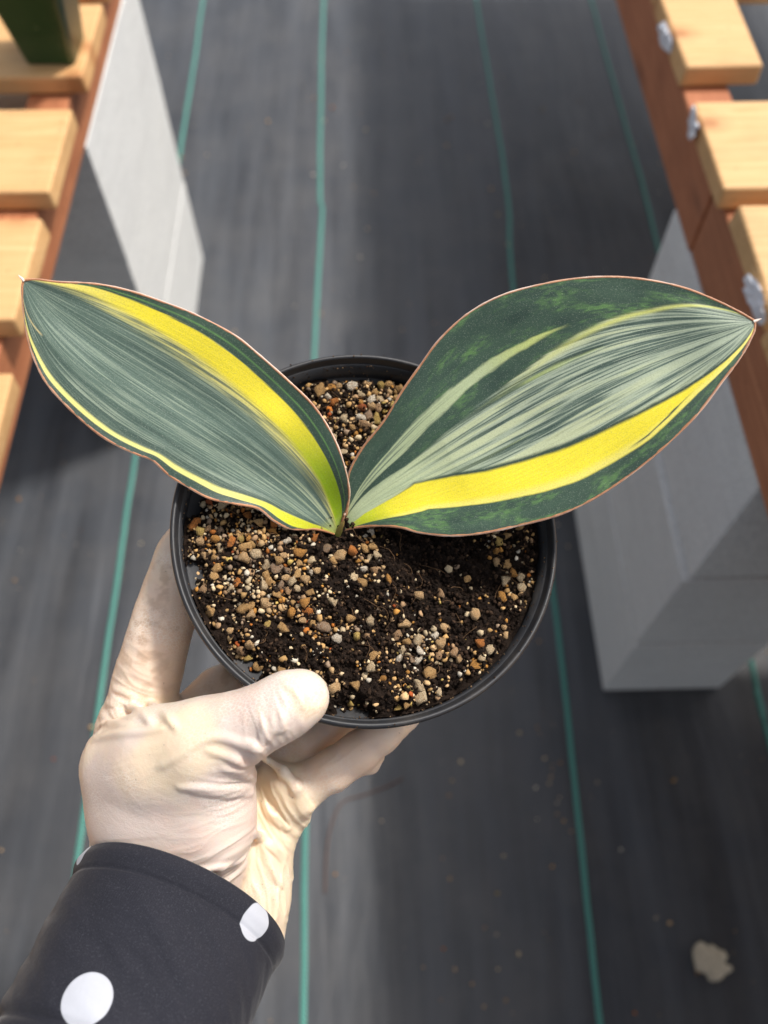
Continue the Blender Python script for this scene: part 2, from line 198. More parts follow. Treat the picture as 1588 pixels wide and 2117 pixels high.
def mat_wood(name, c0, c1, knot, seed, rough=.65):
    k = NT(name); oi = k.n('ObjectInfo')
    tc = k.n('TexCoord'); add = k.n('VectorMath', operation='ADD'); k.t.links.new(tc.outputs['Object'], add.inputs[0])
    sc_ = k.n('VectorMath', operation='SCALE'); k.t.links.new(oi.outputs['Random'], sc_.inputs['Scale']); sc_.inputs[0].default_value = (7.1, 5.3, 3.7)
    k.t.links.new(sc_.outputs[0], add.inputs[1]); v = add.outputs[0]
    mp = k.n('Mapping'); mp.inputs['Scale'].default_value = (1.2, 22, 22); k.t.links.new(v, mp.inputs[0])
    g = k.noise(mp.outputs[0], 2.4, 6, .62, 1.2)
    mp2 = k.n('Mapping'); mp2.inputs['Scale'].default_value = (4, 240, 240); k.t.links.new(v, mp2.inputs[0])
    fi = k.noise(mp2.outputs[0], 1.0, 3, .6)
    c = k.mix(k.ramp(g, (.34, 0.0), (.44, .7), (.52, .25), (.66, 1.0)), c0, c1)
    c = k.mix(k.math('MULTIPLY', fi, .45), c, c0 * .55)
    mp3 = k.n('Mapping'); mp3.inputs['Scale'].default_value = (9, 12, 0); k.t.links.new(v, mp3.inputs[0])
    vo = k.n('TexVoronoi', voronoi_dimensions='3D' if 'beam' in name else '2D'); k.set(vo, 'Vector', mp3.outputs[0]); k.set(vo, 'Scale', 1.0)
    kn = k.ramp(vo.outputs['Distance'], (.05, 1.0), (.10, .45), (.24, 0.0))
    c = k.mix(k.math('MULTIPLY', kn, .75), c, knot)
    c = k.mix(k.math('MULTIPLY', k.ramp(k.noise(v, 11, 5), (.5, 0.0), (.8, 1.0)), .45), c, c0 * .5)
    c = k.mix(k.math('MULTIPLY', oi.outputs['Random'], .35), c, c0 * np.array([1.0, .86, .78]))
    c = k.mix(k.ramp(k.noise(v, 130, 3), (.66, 0.0), (.74, .5)), c, c0 * .35)
    nb = k.bump(g, .3, .002); nb = k.bump(fi, .3, .0008, nb)
    return k.out(c, rough, nb)
def mat_concrete():
    k = NT('aerated_concrete'); v = k.coord('Object'); oi = k.n('ObjectInfo')
    f1 = k.noise(v, 420, 3, .7); f2 = k.noise(v, 12, 5, .6); f3 = k.noise(k.coord('Object', (3, 3, 40)), 2, 4)
    c = k.mix(f2, lin(214, 215, 213), lin(236, 236, 232))
    c = k.mix(k.ramp(f1, (.38, .45), (.5, 0.0)), c, lin(150, 151, 152))
    c = k.mix(k.math('MULTIPLY', k.ramp(f3, (.5, 0.0), (.8, 1.0)), .35), c, lin(172, 170, 165))
    c = k.mix(k.math('MULTIPLY', oi.outputs['Random'], .12), c, lin(160, 162, 164))
    po = k.n('TexVoronoi'); k.set(po, 'Vector', v); k.set(po, 'Scale', 150.0); pit = k.ramp(po.outputs['Distance'], (.10, 0.0), (.22, 1.0))
    c = k.mix(k.math('MULTIPLY', k.math('SUBTRACT', 1.0, pit), .35), c, lin(130, 130, 130))
    nb = k.bump(f1, .35, .0012); nb = k.bump(f2, .2, .004, nb); nb = k.bump(pit, .4, .0015, nb)
    return k.out(c, .9, nb)
def mat_pot():
    k = NT('black_nursery_plastic'); v = k.coord('Object')
    n1 = k.noise(v, 60, 5, .65); n2 = k.noise(v, 700, 2)
    c = k.mix(k.ramp(n1, (.5, 0.0), (.8, 1.0)), lin(38, 39, 42), lin(66, 62, 58))
    return k.out(c, k.ramp(n1, (.3, .38), (.8, .62)), k.bump(n2, .15, .0003))
def mat_vcol(name, rough, bscale=0, bstr=.2, bdist=.0004, spec=.4, **kw):
    k = NT(name); a = k.n('Attribute', attribute_name='Col'); nb = None; v = k.coord('Object')
    c = a.outputs['Color']
    if bscale: nb = k.bump(k.noise(v, bscale, 4, .65), bstr, bdist)
    return k.out(c, rough, nb, Specular_IOR_Level=spec, **kw)
def mat_leaf():
    k = NT('variegated_leaf'); a = k.n('Attribute', attribute_name='Col'); v = k.coord('Object')
    sp = k.noise(v, 2600, 2, .7); c = k.mix(k.ramp(sp, (.30, .26), (.54, 0.0)), a.outputs['Color'], lin(30, 50, 42))
    sp2 = k.noise(v, 3300, 1); c = k.mix(k.ramp(sp2, (.60, 0.0), (.78, .30)), c, lin(220, 225, 205))
    uv = k.n('UVMap'); mp = k.n('Mapping'); mp.inputs['Scale'].default_value = (3, 110, 1); k.t.links.new(uv.outputs[0], mp.inputs[0])
    rib = k.noise(mp.outputs[0], 1.0, 3, .6)
    nb = k.bump(rib, .12, .0007); nb = k.bump(k.noise(v, 1500, 2), .15, .0003, nb)
    return k.out(c, .44, nb, Specular_IOR_Level=.42, Subsurface_Weight=.06, Subsurface_Radius=(.002, .003, .001), Subsurface_Scale=1.0)
def mat_glove():
    k = NT('cream_latex'); a = k.n('Attribute', attribute_name='Col'); v = k.coord('Object')
    c = a.outputs['Color']
    vo = k.n('TexVoronoi', feature='DISTANCE_TO_EDGE'); k.set(vo, 'Vector', k.coord('Object', (1, 1.5, 1))); k.set(vo, 'Scale', 620.0)
    cr = k.ramp(vo.outputs['Distance'], (0.0, 0.0), (.12, 1.0))
    patch = k.ramp(k.noise(v, 38, 3), (.45, 0.0), (.62, 1.0))
    c = k.mix(k.math('MULTIPLY', k.math('SUBTRACT', 1.0, cr), k.math('MULTIPLY', patch, .5)), c, lin(250, 244, 236))
    sp = k.noise(v, 520, 2, .8); c = k.mix(k.ramp(sp, (.70, 0.0), (.76, .55)), c, lin(150, 125, 100))
    wr = k.noise(k.coord('Object', (1, 1, 2.6)), 95, 4, .6, 1.5)
    fw = k.noise(k.coord('Object', (1.0, 1.6, 3.2)), 420, 4, .65, 2.0); nb = k.bump(wr, .14, .0014); nb = k.bump(fw, .22, .0006, nb); nb = k.bump(k.math('MULTIPLY', cr, patch), .15, .0003, nb); nb = k.bump(k.noise(v, 1400, 2), .12, .0002, nb)
    return k.out(c, .36, nb, Specular_IOR_Level=.5, Subsurface_Weight=.3, Subsurface_Radius=(.004, .0025, .0015), Subsurface_Scale=1.0)
def mat_sleeve():
    k = NT('navy_dotted_cotton'); v = k.coord('Object')
    n = k.noise(v, 45, 4); uv = k.n('UVMap')
    w = k.n('TexWave', wave_type='BANDS', bands_direction='DIAGONAL'); k.set(w, 'Vector', uv.outputs[0]); k.set(w, 'Scale', 900.0); k.set(w, 'Distortion', 1.2); k.set(w, 'Detail', 1.0)
    c = k.mix(n, lin(19, 20, 26), lin(30, 31, 39)); c = k.mix(k.math('MULTIPLY', w.outputs['Fac'], .55), c, lin(56, 57, 66)); c = k.mix(k.ramp(k.noise(v, 2200, 2), (.55, 0.0), (.75, .35)), c, lin(84, 85, 92))
    g = k.n('TexCoord')
    for x, y, z, r in DOTS:
        d = k.n('VectorMath', operation='DISTANCE'); k.t.links.new(g.outputs['Object'], d.inputs[0]); d.inputs[1].default_value = (x, y, z)
        m = d.outputs['Value']
        mk = k.n('MapRange'); k.set(mk, 0, m); k.set(mk, 1, r); k.set(mk, 2, r - .0003); k.set(mk, 3, 0.0); k.set(mk, 4, 1.0)
        c = k.mix(mk.outputs[0], c, k.mix(k.math('MULTIPLY', w.outputs['Fac'], .25), lin(184, 187, 195), lin(146, 150, 160)))
    nb = k.bump(w.outputs['Fac'], .2, .0003); nb = k.bump(n, .3, .003, nb)
    return k.out(c, .85, nb, Specular_IOR_Level=.2, Sheen_Weight=.1, Sheen_Roughness=.4)
def mat_pebble():
    k = NT('pumice_grain'); oi = k.n('ObjectInfo'); v = k.coord('Object')
    c = oi.outputs['Color']
    n = k.noise(v, 3.0, 4, .7); c = k.mix(k.ramp(n, (.35, .55), (.55, 0.0)), c, lin(150, 100, 45))
    p = k.noise(v, 7.0, 4, .75); c = k.mix(k.ramp(p, (.34, .9), (.47, 0.0)), c, lin(40, 30, 22))
    return k.out(c, .85, k.bump(p, .6, .12))
M = dict(fabric=mat_fabric(), line=mat_line(), concrete=mat_concrete(), pot=mat_pot(), leaf=mat_leaf(), glove=mat_glove(),
         sleeve=mat_sleeve(), pebble=mat_pebble(),
         pine=mat_wood('pale_pine', lin(212, 164, 106), lin(240, 202, 148), lin(150, 84, 38), 1),
         red=mat_wood('red_stained_timber', lin(120, 62, 40), lin(158, 88, 58), lin(82, 40, 26), 2, .6),
         soil=mat_vcol('peat', .95, 900, .9, .002, .15), grit=mat_vcol('pumice_grit', .85, 1800, .5, .0006, .3),
         margin=mat_vcol('leaf_margin', .5, 900, .3, .0004, .4))
kk = NT('silver_plastic'); vv = kk.coord('Object')
M['tab'] = kk.out(kk.mix(kk.noise(vv, 90, 3), lin(245, 246, 250), lin(205, 210, 220)), .25, kk.bump(kk.noise(vv, 120, 3), .8, .004))
kk = NT('dark_green_plastic'); vv = kk.coord('Object')
M['green'] = kk.out(kk.mix(kk.ramp(kk.noise(vv, 260, 3), (.68, 0.0), (.74, 1.0)), lin(36, 74, 42), lin(120, 140, 110)), .28)
kk = NT('dry_clod'); vv = kk.coord('Object')
M['clod'] = kk.out(kk.mix(kk.noise(vv, 160, 4), lin(176, 162, 138), lin(222, 210, 186)), .95, kk.bump(kk.noise(vv, 240, 4), .7, .003))
kk = NT('dry_root'); vv = kk.coord('Object')
M['root'] = kk.out(kk.mix(kk.noise(vv, 160, 3), lin(84, 66, 60), lin(112, 86, 76)), .9)

# ------------------------------------------------------------------ ground cloth and its green lines
nx, ny = 121, 241
gx = np.concatenate([[-40, -8, -3], np.linspace(-1.5, 1.5, nx), [3, 8, 40]]); gy = np.concatenate([[-30, -6, -2], np.linspace(-.8, 2.8, ny), [4, 9, 60]])
GX, GY = np.meshgrid(gx, gy)
GZ = (fbm(GX * 9, GY * 1.7, 3) - .5) * .006 + (fbm(GX * 3, GY * 3, 5) - .5) * .006
GZ *= (np.abs(GX) < 1.6) & (np.abs(GY - 1) < 1.9)
m_, n_ = GX.shape; idx = np.arange(m_ * n_).reshape(m_, n_)
Fq = np.stack([idx[:-1, :-1], idx[:-1, 1:], idx[1:, 1:], idx[1:, :-1]], -1).reshape(-1, 4)
ground = tag(link('ground_cloth', mesh_np('ground_cloth', np.stack([GX, GY, GZ], -1).reshape(-1, 3), Fq), M['fabric']),
             'dark grey woven weed barrier cloth covering the ground', kind='structure')
def gz(x, y): return (fbm(np.array(x) * 9, np.array(y) * 1.7, 3) - .5) * .006 + (fbm(np.array(x) * 3, np.array(y) * 3, 5) - .5) * .006
for i, (pts, w) in enumerate([([(-.374, -.6), (-.377, .15), (-.381, .43), (-.384, .74), (-.390, 1.46), (-.40, 2.6)], .0036),
                              ([(-.092, -.6), (-.094, -.03), (-.097, .19), (-.101, .6), (-.102, .945), (-.0945, 1.31), (-.101, 1.40), (-.105, 2.06), (-.107, 2.6)], .0036),
                              ([(.236, -.6), (.244, -.04), (.251, .2), (.2575, .47), (.26, 1.12), (.273, 1.40), (.264, 2.06), (.26, 2.6)], .0036),
                              ([(.512, -.6), (.518, .29), (.520, .35), (.545, 1.26), (.543, 1.59), (.541, 2.05), (.54, 2.6)], .0036)]):
    P = spline([(x, y, 0) for x, y in pts], 260)
    P[:, 0] += (fbm(P[:, 1] * 5, P[:, 1] * 0 + i * 9.1, 11) - .5) * .006
    off = np.linspace(-w, w, 5); hh = np.array([.0012, .0022, .0026, .0022, .0012])
    V = np.stack([np.stack([P[:, 0] + o_, P[:, 1], gz(P[:, 0] + o_, P[:, 1]) + h_], 1) for o_, h_ in zip(off, hh)], 1).reshape(-1, 3)
    ii = np.arange(259)[:, None] * 5; jj = np.arange(4)[None]
    Fq = np.stack([ii + jj, ii + jj + 1, ii + jj + 6, ii + jj + 5], -1).reshape(-1, 4)
    link('green_line', mesh_np('green_line', V, Fq), M['line'], ground)

# ------------------------------------------------------------------ concrete blocks under the benches
def block(x0, x1, y0, y1, z0, z1, rot, label, grp):
    me = box_mesh('concrete_block', (x1 - x0, y1 - y0, z1 - z0), .0010 if x0 < 0 else .0028, 2, .0008, int(1000 * z0 + 77 * x0))
    o = link('concrete_block', me, M['concrete'], loc=((x0 + x1) / 2, (y0 + y1) / 2, (z0 + z1) / 2))
    o.rotation_euler.z = math.radians(rot); tag(o, label, 'block', grp)
g1, g2 = 'blocks under the bench with the green pot', 'blocks under the bench with plastic tabs'
block(-.480, -.315, .818, 1.190, .0035, .1715, 0, 'grey concrete block on the cloth, lowest under the green pot bench', g1)
block(-.4805, -.3153, .819, 1.190, .1721, .3409, .0, 'grey concrete block in the middle of the stack below the green pot bench', g1)
block(-.480, -.315, .818, 1.190, .3415, .5090, 0, 'grey concrete block topmost of its stack, carrying the green pot bench beam', g1)
block(.306, .468, .344, .682, .0035, .1750, 0, 'grey concrete block on the cloth, lowest under the bench with plastic tabs', g2)
block(.307, .469, .346, .683, .1760, .3500, -.3, 'grey concrete block in the middle of the stack below the plastic tab bench', g2)
block(.313, .475, .350, .685, .3510, .5260, .6, 'grey concrete block topmost of its stack, carrying the plastic tab bench beam', g2)

# ------------------------------------------------------------------ the two slatted benches
def bench(name, label, beams, boards, zb, th, side):
    root = tag(empty(name, (beams[0][0], beams[0][2], 0)), label, 'bench')
    off = Vector(root.location)
    def put(nm, x0, x1, y0, y1, z0, z1, mat, bev, seed, rz=0, ry=0):
        me = box_mesh(nm, (x1 - x0, y1 - y0, z1 - z0), bev, 3, .0018, seed)
        if mat is M['red']:      # grain runs along the beam
            me.transform(Matrix.Rotation(math.pi / 2, 4, 'Z')); me2 = me
            o = link(nm, me, mat, root, Vector(((x0 + x1) / 2, (y0 + y1) / 2, (z0 + z1) / 2)) - off)
            me.transform(Matrix.Rotation(-math.pi / 2, 4, 'Z')); return o
        o = link(nm, me, mat, root, Vector(((x0 + x1) / 2, (y0 + y1) / 2, (z0 + z1) / 2)) - off)
        o.rotation_euler = (0, math.radians(ry), math.radians(rz)); return o
    for i, (x0, x1, y0, y1, z0, z1) in enumerate(beams): put('beam', x0, x1, y0, y1, z0, z1, M['redY'], .003, i + 50)
    for i, (x0, x1, y0, y1, rz) in enumerate(boards): put('board', x0, x1, y0, y1, zb, zb + th, M['pine'], .0035, i + 9, rz)
    return root
M['redY'] = mat_wood('red_stained_beam', lin(164, 98, 62), lin(208, 140, 98), lin(104, 60, 38), 2, .6)
for nd in M['redY'].node_tree.nodes:            # beams run along y: swap the grain direction
    if nd.type == 'MAPPING':
        s_ = tuple(nd.inputs['Scale'].default_value); nd.inputs['Scale'].default_value = (0, 5, 16) if s_[2] == 0 else (s_[1], s_[0], s_[2])
left = bench('slatted_bench', 'wooden slatted bench on red beam carrying the dark green pot',
             [(-.359, -.317, -1.1, 2.3, .510, .5665), (-.86, -.82, -1.1, 2.3, .510, .5665)],
             [(-.90, -.296, .823, .957, .2), (-.90, -.298, .647, .771, -.3), (-.90, -.296, .482, .608, .3), (-.90, -.287, .318, .430, -.2),
              (-.90, -.297, .995, 1.12, 0), (-.90, -.297, 1.16, 1.285, 0), (-.90, -.297, 1.33, 1.455, .1), *[(-.90, -.297, .155 - .16 * i, .28 - .16 * i, 0) for i in range(7)]],
             .5675, .021, -1)
right = bench('slatted_bench', 'wooden slatted bench with white plastic tabs on its board ends',
              [(.312, .356, .6205, 2.3, .527, .6035), (.3125, .3565, -1.1, .6195, .527, .6030), (1.16, 1.20, -1.1, 2.3, .527, .6035)],
              [(.306, .384, .767, .905, 1.0), (.3045, 1.25, .591, .714, .4), (.311, 1.25, .440, .566, -.5), (.306, 1.25, .305, .436, 0), (.306, 1.25, .17, .302, 0), (.306, 1.25, .035, .167, 0), (.306, 1.25, -.10, .032, 0), *[(.306, 1.25, -.235 - .135 * i, -.103 - .135 * i, 0) for i in range(7)],  # unseen boards laid gapless and the bench widened, to shade the floor
               *[(.306, 1.25, .908 + .1345 * i, 1.040 + .1345 * i, 0) for i in range(10)]],
              .6045, .022, 1)
def tab(x, y, z, s, rot):
    bm = bmesh.new(); bmesh.ops.create_icosphere(bm, subdivisions=3, radius=1)
    rr = random.Random(int(y * 1000))
    for v in bm.verts:
        w = vnoise(np.array(v.co.x * 2.3 + y * 31), np.array(v.co.y * 2.1 + v.co.z * 2.7), 5)
        v.co *= .35 + 1.1 * float(w) * rr.uniform(.85, 1.15); v.co = Vector((v.co.x * .0035, v.co.y * s, v.co.z * .010))
    me = bpy.data.meshes.new('plastic_tab'); bm.to_mesh(me); bm.free()
    o = link('plastic_tab', me, M['tab'], right, Vector((x, y, z)) - Vector(right.location)); o.rotation_euler.z = rot
tab(.303, .835, .617, .020, .1); tab(.302, .690, .617, .018, -.1); tab(.307, .468, .614, .022, .1)

# ------------------------------------------------------------------ dark green square pot on the bench
def square_pot():
    zc = .5895; prof = [(0.0, .0255), (.001, .0262), (.078, .0375), (.0785, .0405), (.088, .0410), (.088, .0385), (.076, .0360), (.012, .0255)]
    def ring(z, h, m=6):
        c = h * .22; P = []
        for q in range(4):
            a0 = q * math.pi / 2
            for t in np.linspace(0, math.pi / 2, m):
                P.append((math.cos(a0) * 0 + (1 if q in (0, 3) else -1) * (h - c) + c * math.cos(a0 + t), (1 if q in (0, 1) else -1) * (h - c) + c * math.sin(a0 + t), z))
        return P
    V = []; 
    for z, h in prof: V += ring(z, h)
    n = 24; Fq = []
    for i in range(len(prof) - 1):
        for j in range(n): Fq.append((i * n + j, i * n + (j + 1) % n, (i + 1) * n + (j + 1) % n, (i + 1) * n + j))
    bm = bmesh.new(); bv = [bm.verts.new(p) for p in V]
    for f in Fq: bm.faces.new([bv[k] for k in f])
    bm.faces.new(bv[:n][::-1]); bm.faces.new(bv[-n:])
    for f in bm.faces: f.smooth = len(f.verts) == 4
    me = bpy.data.meshes.new('square_pot'); bm.to_mesh(me); bm.free()
    return tag(link('square_pot', me, M['green'], loc=(-.331, .868, zc)), 'dark green square plastic pot standing on the wooden slats', 'pot')
sq = square_pot(); sq.rotation_euler.z = math.radians(-2)

# ------------------------------------------------------------------ pot
E1, E2, E3 = (np.array(a) for a in POT_AX); PO = np.array(POT_O)
POT_M = Matrix(((E1[0], E2[0], E3[0], PO[0]), (E1[1], E2[1], E3[1], PO[1]), (E1[2], E2[2], E3[2], PO[2]), (0, 0, 0, 1)))
def lathe(name, prof, seg=144):
    prof = np.array(prof); th = np.linspace(0, 2 * np.pi, seg, endpoint=False)
    V = np.stack([prof[:, 0:1] * np.cos(th), prof[:, 0:1] * np.sin(th), np.repeat(prof[:, 1:2], seg, 1)], -1).reshape(-1, 3)
    i = np.arange(len(prof) - 1)[:, None] * seg; j = np.arange(seg)[None]
    return mesh_np(name, V, np.stack([i + j, i + (j + 1) % seg, i + seg + (j + 1) % seg, i + seg + j], -1).reshape(-1, 4))
pot = tag(empty('plant_pot'), 'round black plastic nursery pot held up in the gloved hand', 'pot'); pot.matrix_world = POT_M
link('pot_wall', lathe('pot_wall', [(.0, -.112), (.052, -.112), (.0535, -.110), (.0685, -.020), (.0698, -.0195), (.0735, -.019), (.0735, -.0175), (.0736, -.004),
                                    (.0740, -.0038), (.0722, -.0035), (.0716, -.0125), (.0710, -.0132), (.0655, -.0136), (.0650, -.0145), (.0640, -.024), (.0505, -.1085), (0, -.1085)]), M['pot'], pot)
link('rim', lathe('rim', [(.0738, -.0052), (.0752, -.0046), (.0757, -.0036), (.0757, -.0012), (.0753, -.0004), (.0747, 0), (.0740, -.0002), (.0736, -.0009), (.0734, -.0022), (.0724, -.0040)]), M['pot'], pot)

# ------------------------------------------------------------------ soil and grains (in the pot's frame)
def soil_h(x, y):
    x = np.asarray(x, float); y = np.asarray(y, float); rr = np.hypot(x, y); an = np.degrees(np.arctan2(y, x))
    h = -.0092 + (fbm(x * 80 + 3, y * 80, 21) - .5) * .009 + (fbm(x * 330, y * 330 + 7, 23, 3) - .5) * .0055
    h = h - .0015 * np.clip(y / .07, -1, 1)
    h = h - .0035 * np.exp(-((x - BASE_XY[0]) ** 2 + (y - BASE_XY[1]) ** 2) / (2 * .0045 ** 2))
    for a in LEDGE:
        d = np.abs((an - a + 180) % 360 - 180); h = h - sstep(8, 3, d + 5 * (fbm(x * 400, y * 400, 27) - .5)) * sstep(.062, .067, rr) * .0058
    return h - sstep(.066, .0705, rr) * .002
rr_ = np.concatenate([[0], np.linspace(.001, .0712, 150)]); th_ = np.linspace(0, 2 * np.pi, 420, endpoint=False)
RR, TH = np.meshgrid(rr_, th_, indexing='ij'); SX, SY = RR * np.cos(TH), RR * np.sin(TH); SZ = soil_h(SX, SY)
cr_ = fbm(SX * 900, SY * 900, 31, 3); SZ = SZ + (cr_ - .5) * .0022
na, nb_ = RR.shape; ix = np.arange(na * nb_).reshape(na, nb_); nxt = np.roll(ix, -1, 1)
me = mesh_np('potting_soil', np.stack([SX, SY, SZ], -1).reshape(-1, 3), np.stack([ix[:-1], ix[1:], nxt[1:], nxt[:-1]], -1).reshape(-1, 4))
t_ = fbm(SX * 240, SY * 240, 33)[..., None]; colr = lin(22, 17, 14) * (1 - t_) + lin(52, 40, 32) * t_
vcol(me, colr.reshape(-1, 3))
soil = tag(link('potting_soil', me, M['soil']), 'dark peaty potting mix with pale pumice grains filling the round pot', 'soil', kind='stuff')
soil.matrix_world = POT_M
def density(x, y):
    d = .075
    for bx, by, br, w in SOIL_BLOBS: d = d + w * np.exp(-((x - bx) ** 2 + (y - by) ** 2) / (2 * br * br))
    for bx, by, br, w in SOIL_DARK: d = d * (1 - .85 * w * np.exp(-((x - bx) ** 2 + (y - by) ** 2) / (2 * br * br)))
    return d * (.12 + 1.75 * sstep(.40, .66, fbm(x * 130, y * 130, 41)))
PAL = np.array([lin(228, 204, 164), lin(220, 182, 132), lin(206, 164, 106), lin(232, 220, 198), lin(202, 144, 70), lin(194, 118, 50), lin(186, 150, 112), lin(206, 176, 100), lin(176, 88, 42), lin(160, 136, 112)])
PW = np.array([.18, .22, .22, .07, .09, .04, .1, .03, .01, .07]); PW = PW / PW.sum()
def grain_shape(sub, seed):
    bm = bmesh.new(); bmesh.ops.create_icosphere(bm, subdivisions=sub, radius=1)
    V = np.array([v.co[:] for v in bm.verts]); Fa = np.array([[v.index for v in f.verts] for f in bm.faces]); bm.free()
    g = np.random.default_rng(seed); 
    o = g.uniform(0, 50, 3); n = fbm(V[:, 0] * 1.9 + o[0] + V[:, 2] * 1.1, V[:, 1] * 1.9 + o[1] - V[:, 2] * 1.3, seed, 3)
    n = n + .30 * (fbm(V[:, 0] * 5 + o[2], V[:, 1] * 5 + V[:, 2] * 4, seed + 7, 2) - .5)
    V = V * (.30 + 1.35 * n[:, None])
    for _ in range(7):      # flatten a few sides
        d = g.normal(size=3); d /= np.linalg.norm(d); p = V @ d; lim = g.uniform(.42, .75); V = V - np.clip(p - lim, 0, None)[:, None] * d * .95
    return V * np.array([1, g.uniform(.7, 1), g.uniform(.6, .9)]), Fa
placed = []; cellg = {}
def try_place(x, y, s, ov=.75):
    c = .003; ci, cj = int(x // c), int(y // c)
    for a in range(ci - 2, ci + 3):
        for b in range(cj - 2, cj + 3):
            for (px, py, ps) in cellg.get((a, b), ()):
                if (px - x) ** 2 + (py - y) ** 2 < ((ps + s) * ov) ** 2: return False
    cellg.setdefault((ci, cj), []).append((x, y, s)); placed.append((x, y, s)); return True
N1 = 0
for lo, hi, want, ov in ((.0022, .0034, 36, .74), (.0013, .0026, 480, .58), (.0007, .0013, 1200, .58), (.0004, .0008, 600, .6)):
    got = 0
    for _ in range(want * 14):
        a = RNG.uniform(0, 2 * np.pi); q = .070 * math.sqrt(RNG.uniform()); x, y = q * math.cos(a), q * math.sin(a)
        if RNG.uniform() * 1.5 > float(density(x, y)): continue
        s = RNG.uniform(lo, hi)
        if q + s > .0706: continue
        if try_place(x, y, s, ov): got += 1
        if got >= want: break
placed.sort(key=lambda p: -p[2])
big = placed[:290]; small = placed[290:]
shapes = [grain_shape(2, 100 + i) for i in range(10)]
gm = []
for V, Fa in shapes:
    me = mesh_np('pebble', V, Fa, False); me.materials.append(M['pebble']); gm.append(me)
for x, y, s in big:
    o = link('pebble', gm[RNG.integers(len(gm))], None, soil, (x, y, float(soil_h(x, y)) + s * .30))
    o.scale = (s * 1.15,) * 3; o.rotation_euler = RNG.uniform(0, 6.28, 3)
    c = PAL[RNG.choice(len(PAL), p=PW)] * RNG.uniform(.75, 1.05); o.color = rgba(c)
def rotmats(n):
    q = RNG.normal(size=(n, 4)); q /= np.linalg.norm(q, axis=1)[:, None]; w, x, y, z = q.T
    return np.stack([1 - 2 * (y * y + z * z), 2 * (x * y - w * z), 2 * (x * z + w * y), 2 * (x * y + w * z), 1 - 2 * (x * x + z * z), 2 * (y * z - w * x),
                     2 * (x * z - w * y), 2 * (y * z + w * x), 1 - 2 * (x * x + y * y)], 1).reshape(-1, 3, 3)
def scatter(pos, size, cols, shp):
    Vs, Fs, Cs = [], [], []; base = 0; R = rotmats(len(pos))
    pick = RNG.integers(0, len(shp), len(pos))
    for k, (V, Fa) in enumerate(shp):
        w = np.where(pick == k)[0]
        if not len(w): continue
        VV = np.einsum('nij,vj->nvi', R[w], V) * size[w][:, None, None] + pos[w][:, None]
        Vs.append(VV.reshape(-1, 3)); Fs.append((Fa[None] + base + np.arange(len(w))[:, None, None] * len(V)).reshape(-1, 3)); base += VV.shape[0] * VV.shape[1]
        shade = .8 + .3 * vnoise(V[:, 0] * 2.2 + k * 9, V[:, 1] * 2.2 + V[:, 2] * 2, k)
        Cs.append((cols[w][:, None, :] * shade[None, :, None]).reshape(-1, 3))
    return np.vstack(Vs), np.vstack(Fs), np.vstack(Cs)
sm = np.array(small); sp_ = np.stack([sm[:, 0], sm[:, 1], soil_h(sm[:, 0], sm[:, 1]) + sm[:, 2] * RNG.uniform(.1, .6, len(sm))], 1)
cs_ = PAL[RNG.choice(len(PAL), len(sm), p=PW)] * np.where(sm[:, 2:3] < .0008, RNG.uniform(.3, .85, (len(sm), 1)), RNG.uniform(.5, 1.0, (len(sm), 1)))
lo_shapes = [grain_shape(1, 300 + i) for i in range(8)]
V, Fa, Cc = scatter(sp_, sm[:, 2] * 1.15, cs_, lo_shapes)
me = mesh_np('grit', V, Fa, False); vcol(me, Cc); tag(link('grit', me, M['grit'], soil), kind='stuff')
nP = 24000; a = RNG.uniform(0, 2 * np.pi, nP); q = .0693 * np.sqrt(RNG.uniform(size=nP)); x, y = q * np.cos(a), q * np.sin(a)
s = .00025 + .0012 * RNG.uniform(size=nP) ** 3
V, Fa, Cc = scatter(np.stack([x, y, soil_h(x, y) + s * RNG.uniform(-.2, 1.2, nP)], 1), s, lin(30, 22, 17) + RNG.uniform(0, 1, (nP, 1)) ** 3 * lin(74, 56, 42), [grain_shape(1, 500 + i) for i in range(6)])
me = mesh_np('peat_crumbs', V, Fa, False); vcol(me, Cc); tag(link('peat_crumbs', me, M['soil'], soil), kind='stuff')
Vs, Fs, b0 = [], [], 0
for _ in range(110):      # root fibres
    a = RNG.uniform(0, 2 * np.pi); q = .066 * math.sqrt(RNG.uniform()); x0, y0 = q * math.cos(a), q * math.sin(a); L = RNG.uniform(.002, .009); d = RNG.uniform(0, 6.28)
    t = np.linspace(0, 1, 7); px = x0 + L * t * math.cos(d) + .001 * np.sin(t * 5 + a); py = y0 + L * t * math.sin(d) + .001 * np.cos(t * 4 + d)
    ok = np.hypot(px, py).max() < .068
    if not ok: continue
    P = np.stack([px, py, soil_h(px, py) + .0012 + .0012 * np.sin(t * 3.1)], 1); V, Fq = tube_np(P, .00011, 4); Vs.append(V); Fs.append(Fq + b0); b0 += len(V)
me = mesh_np('root_fibres', np.vstack(Vs), np.vstack(Fs)); vcol(me, np.tile(lin(120, 92, 66), (b0, 1))); tag(link('root_fibres', me, M['soil'], soil), kind='stuff')
# crumbs of soil stuck on the rim and inner wall
nP = 420; a = RNG.uniform(0, 2 * np.pi, nP); wch = RNG.uniform(size=nP)
q = np.where(wch < .12, RNG.uniform(.0737, .0756, nP), .0716); z = np.where(wch < .12, .0002, RNG.uniform(-.0125, -.003, nP)); s = RNG.uniform(.00015, .0006, nP)
V, Fa, Cc = scatter(np.stack([q * np.cos(a), q * np.sin(a), z], 1), s, lin(60, 44, 34) + RNG.uniform(0, 1, (nP, 1)) ** 3 * lin(150, 125, 95), lo_shapes)
me = mesh_np('rim_crumbs', V, Fa); vcol(me, Cc); tag(link('rim_crumbs', me, M['soil'], soil), kind='stuff')

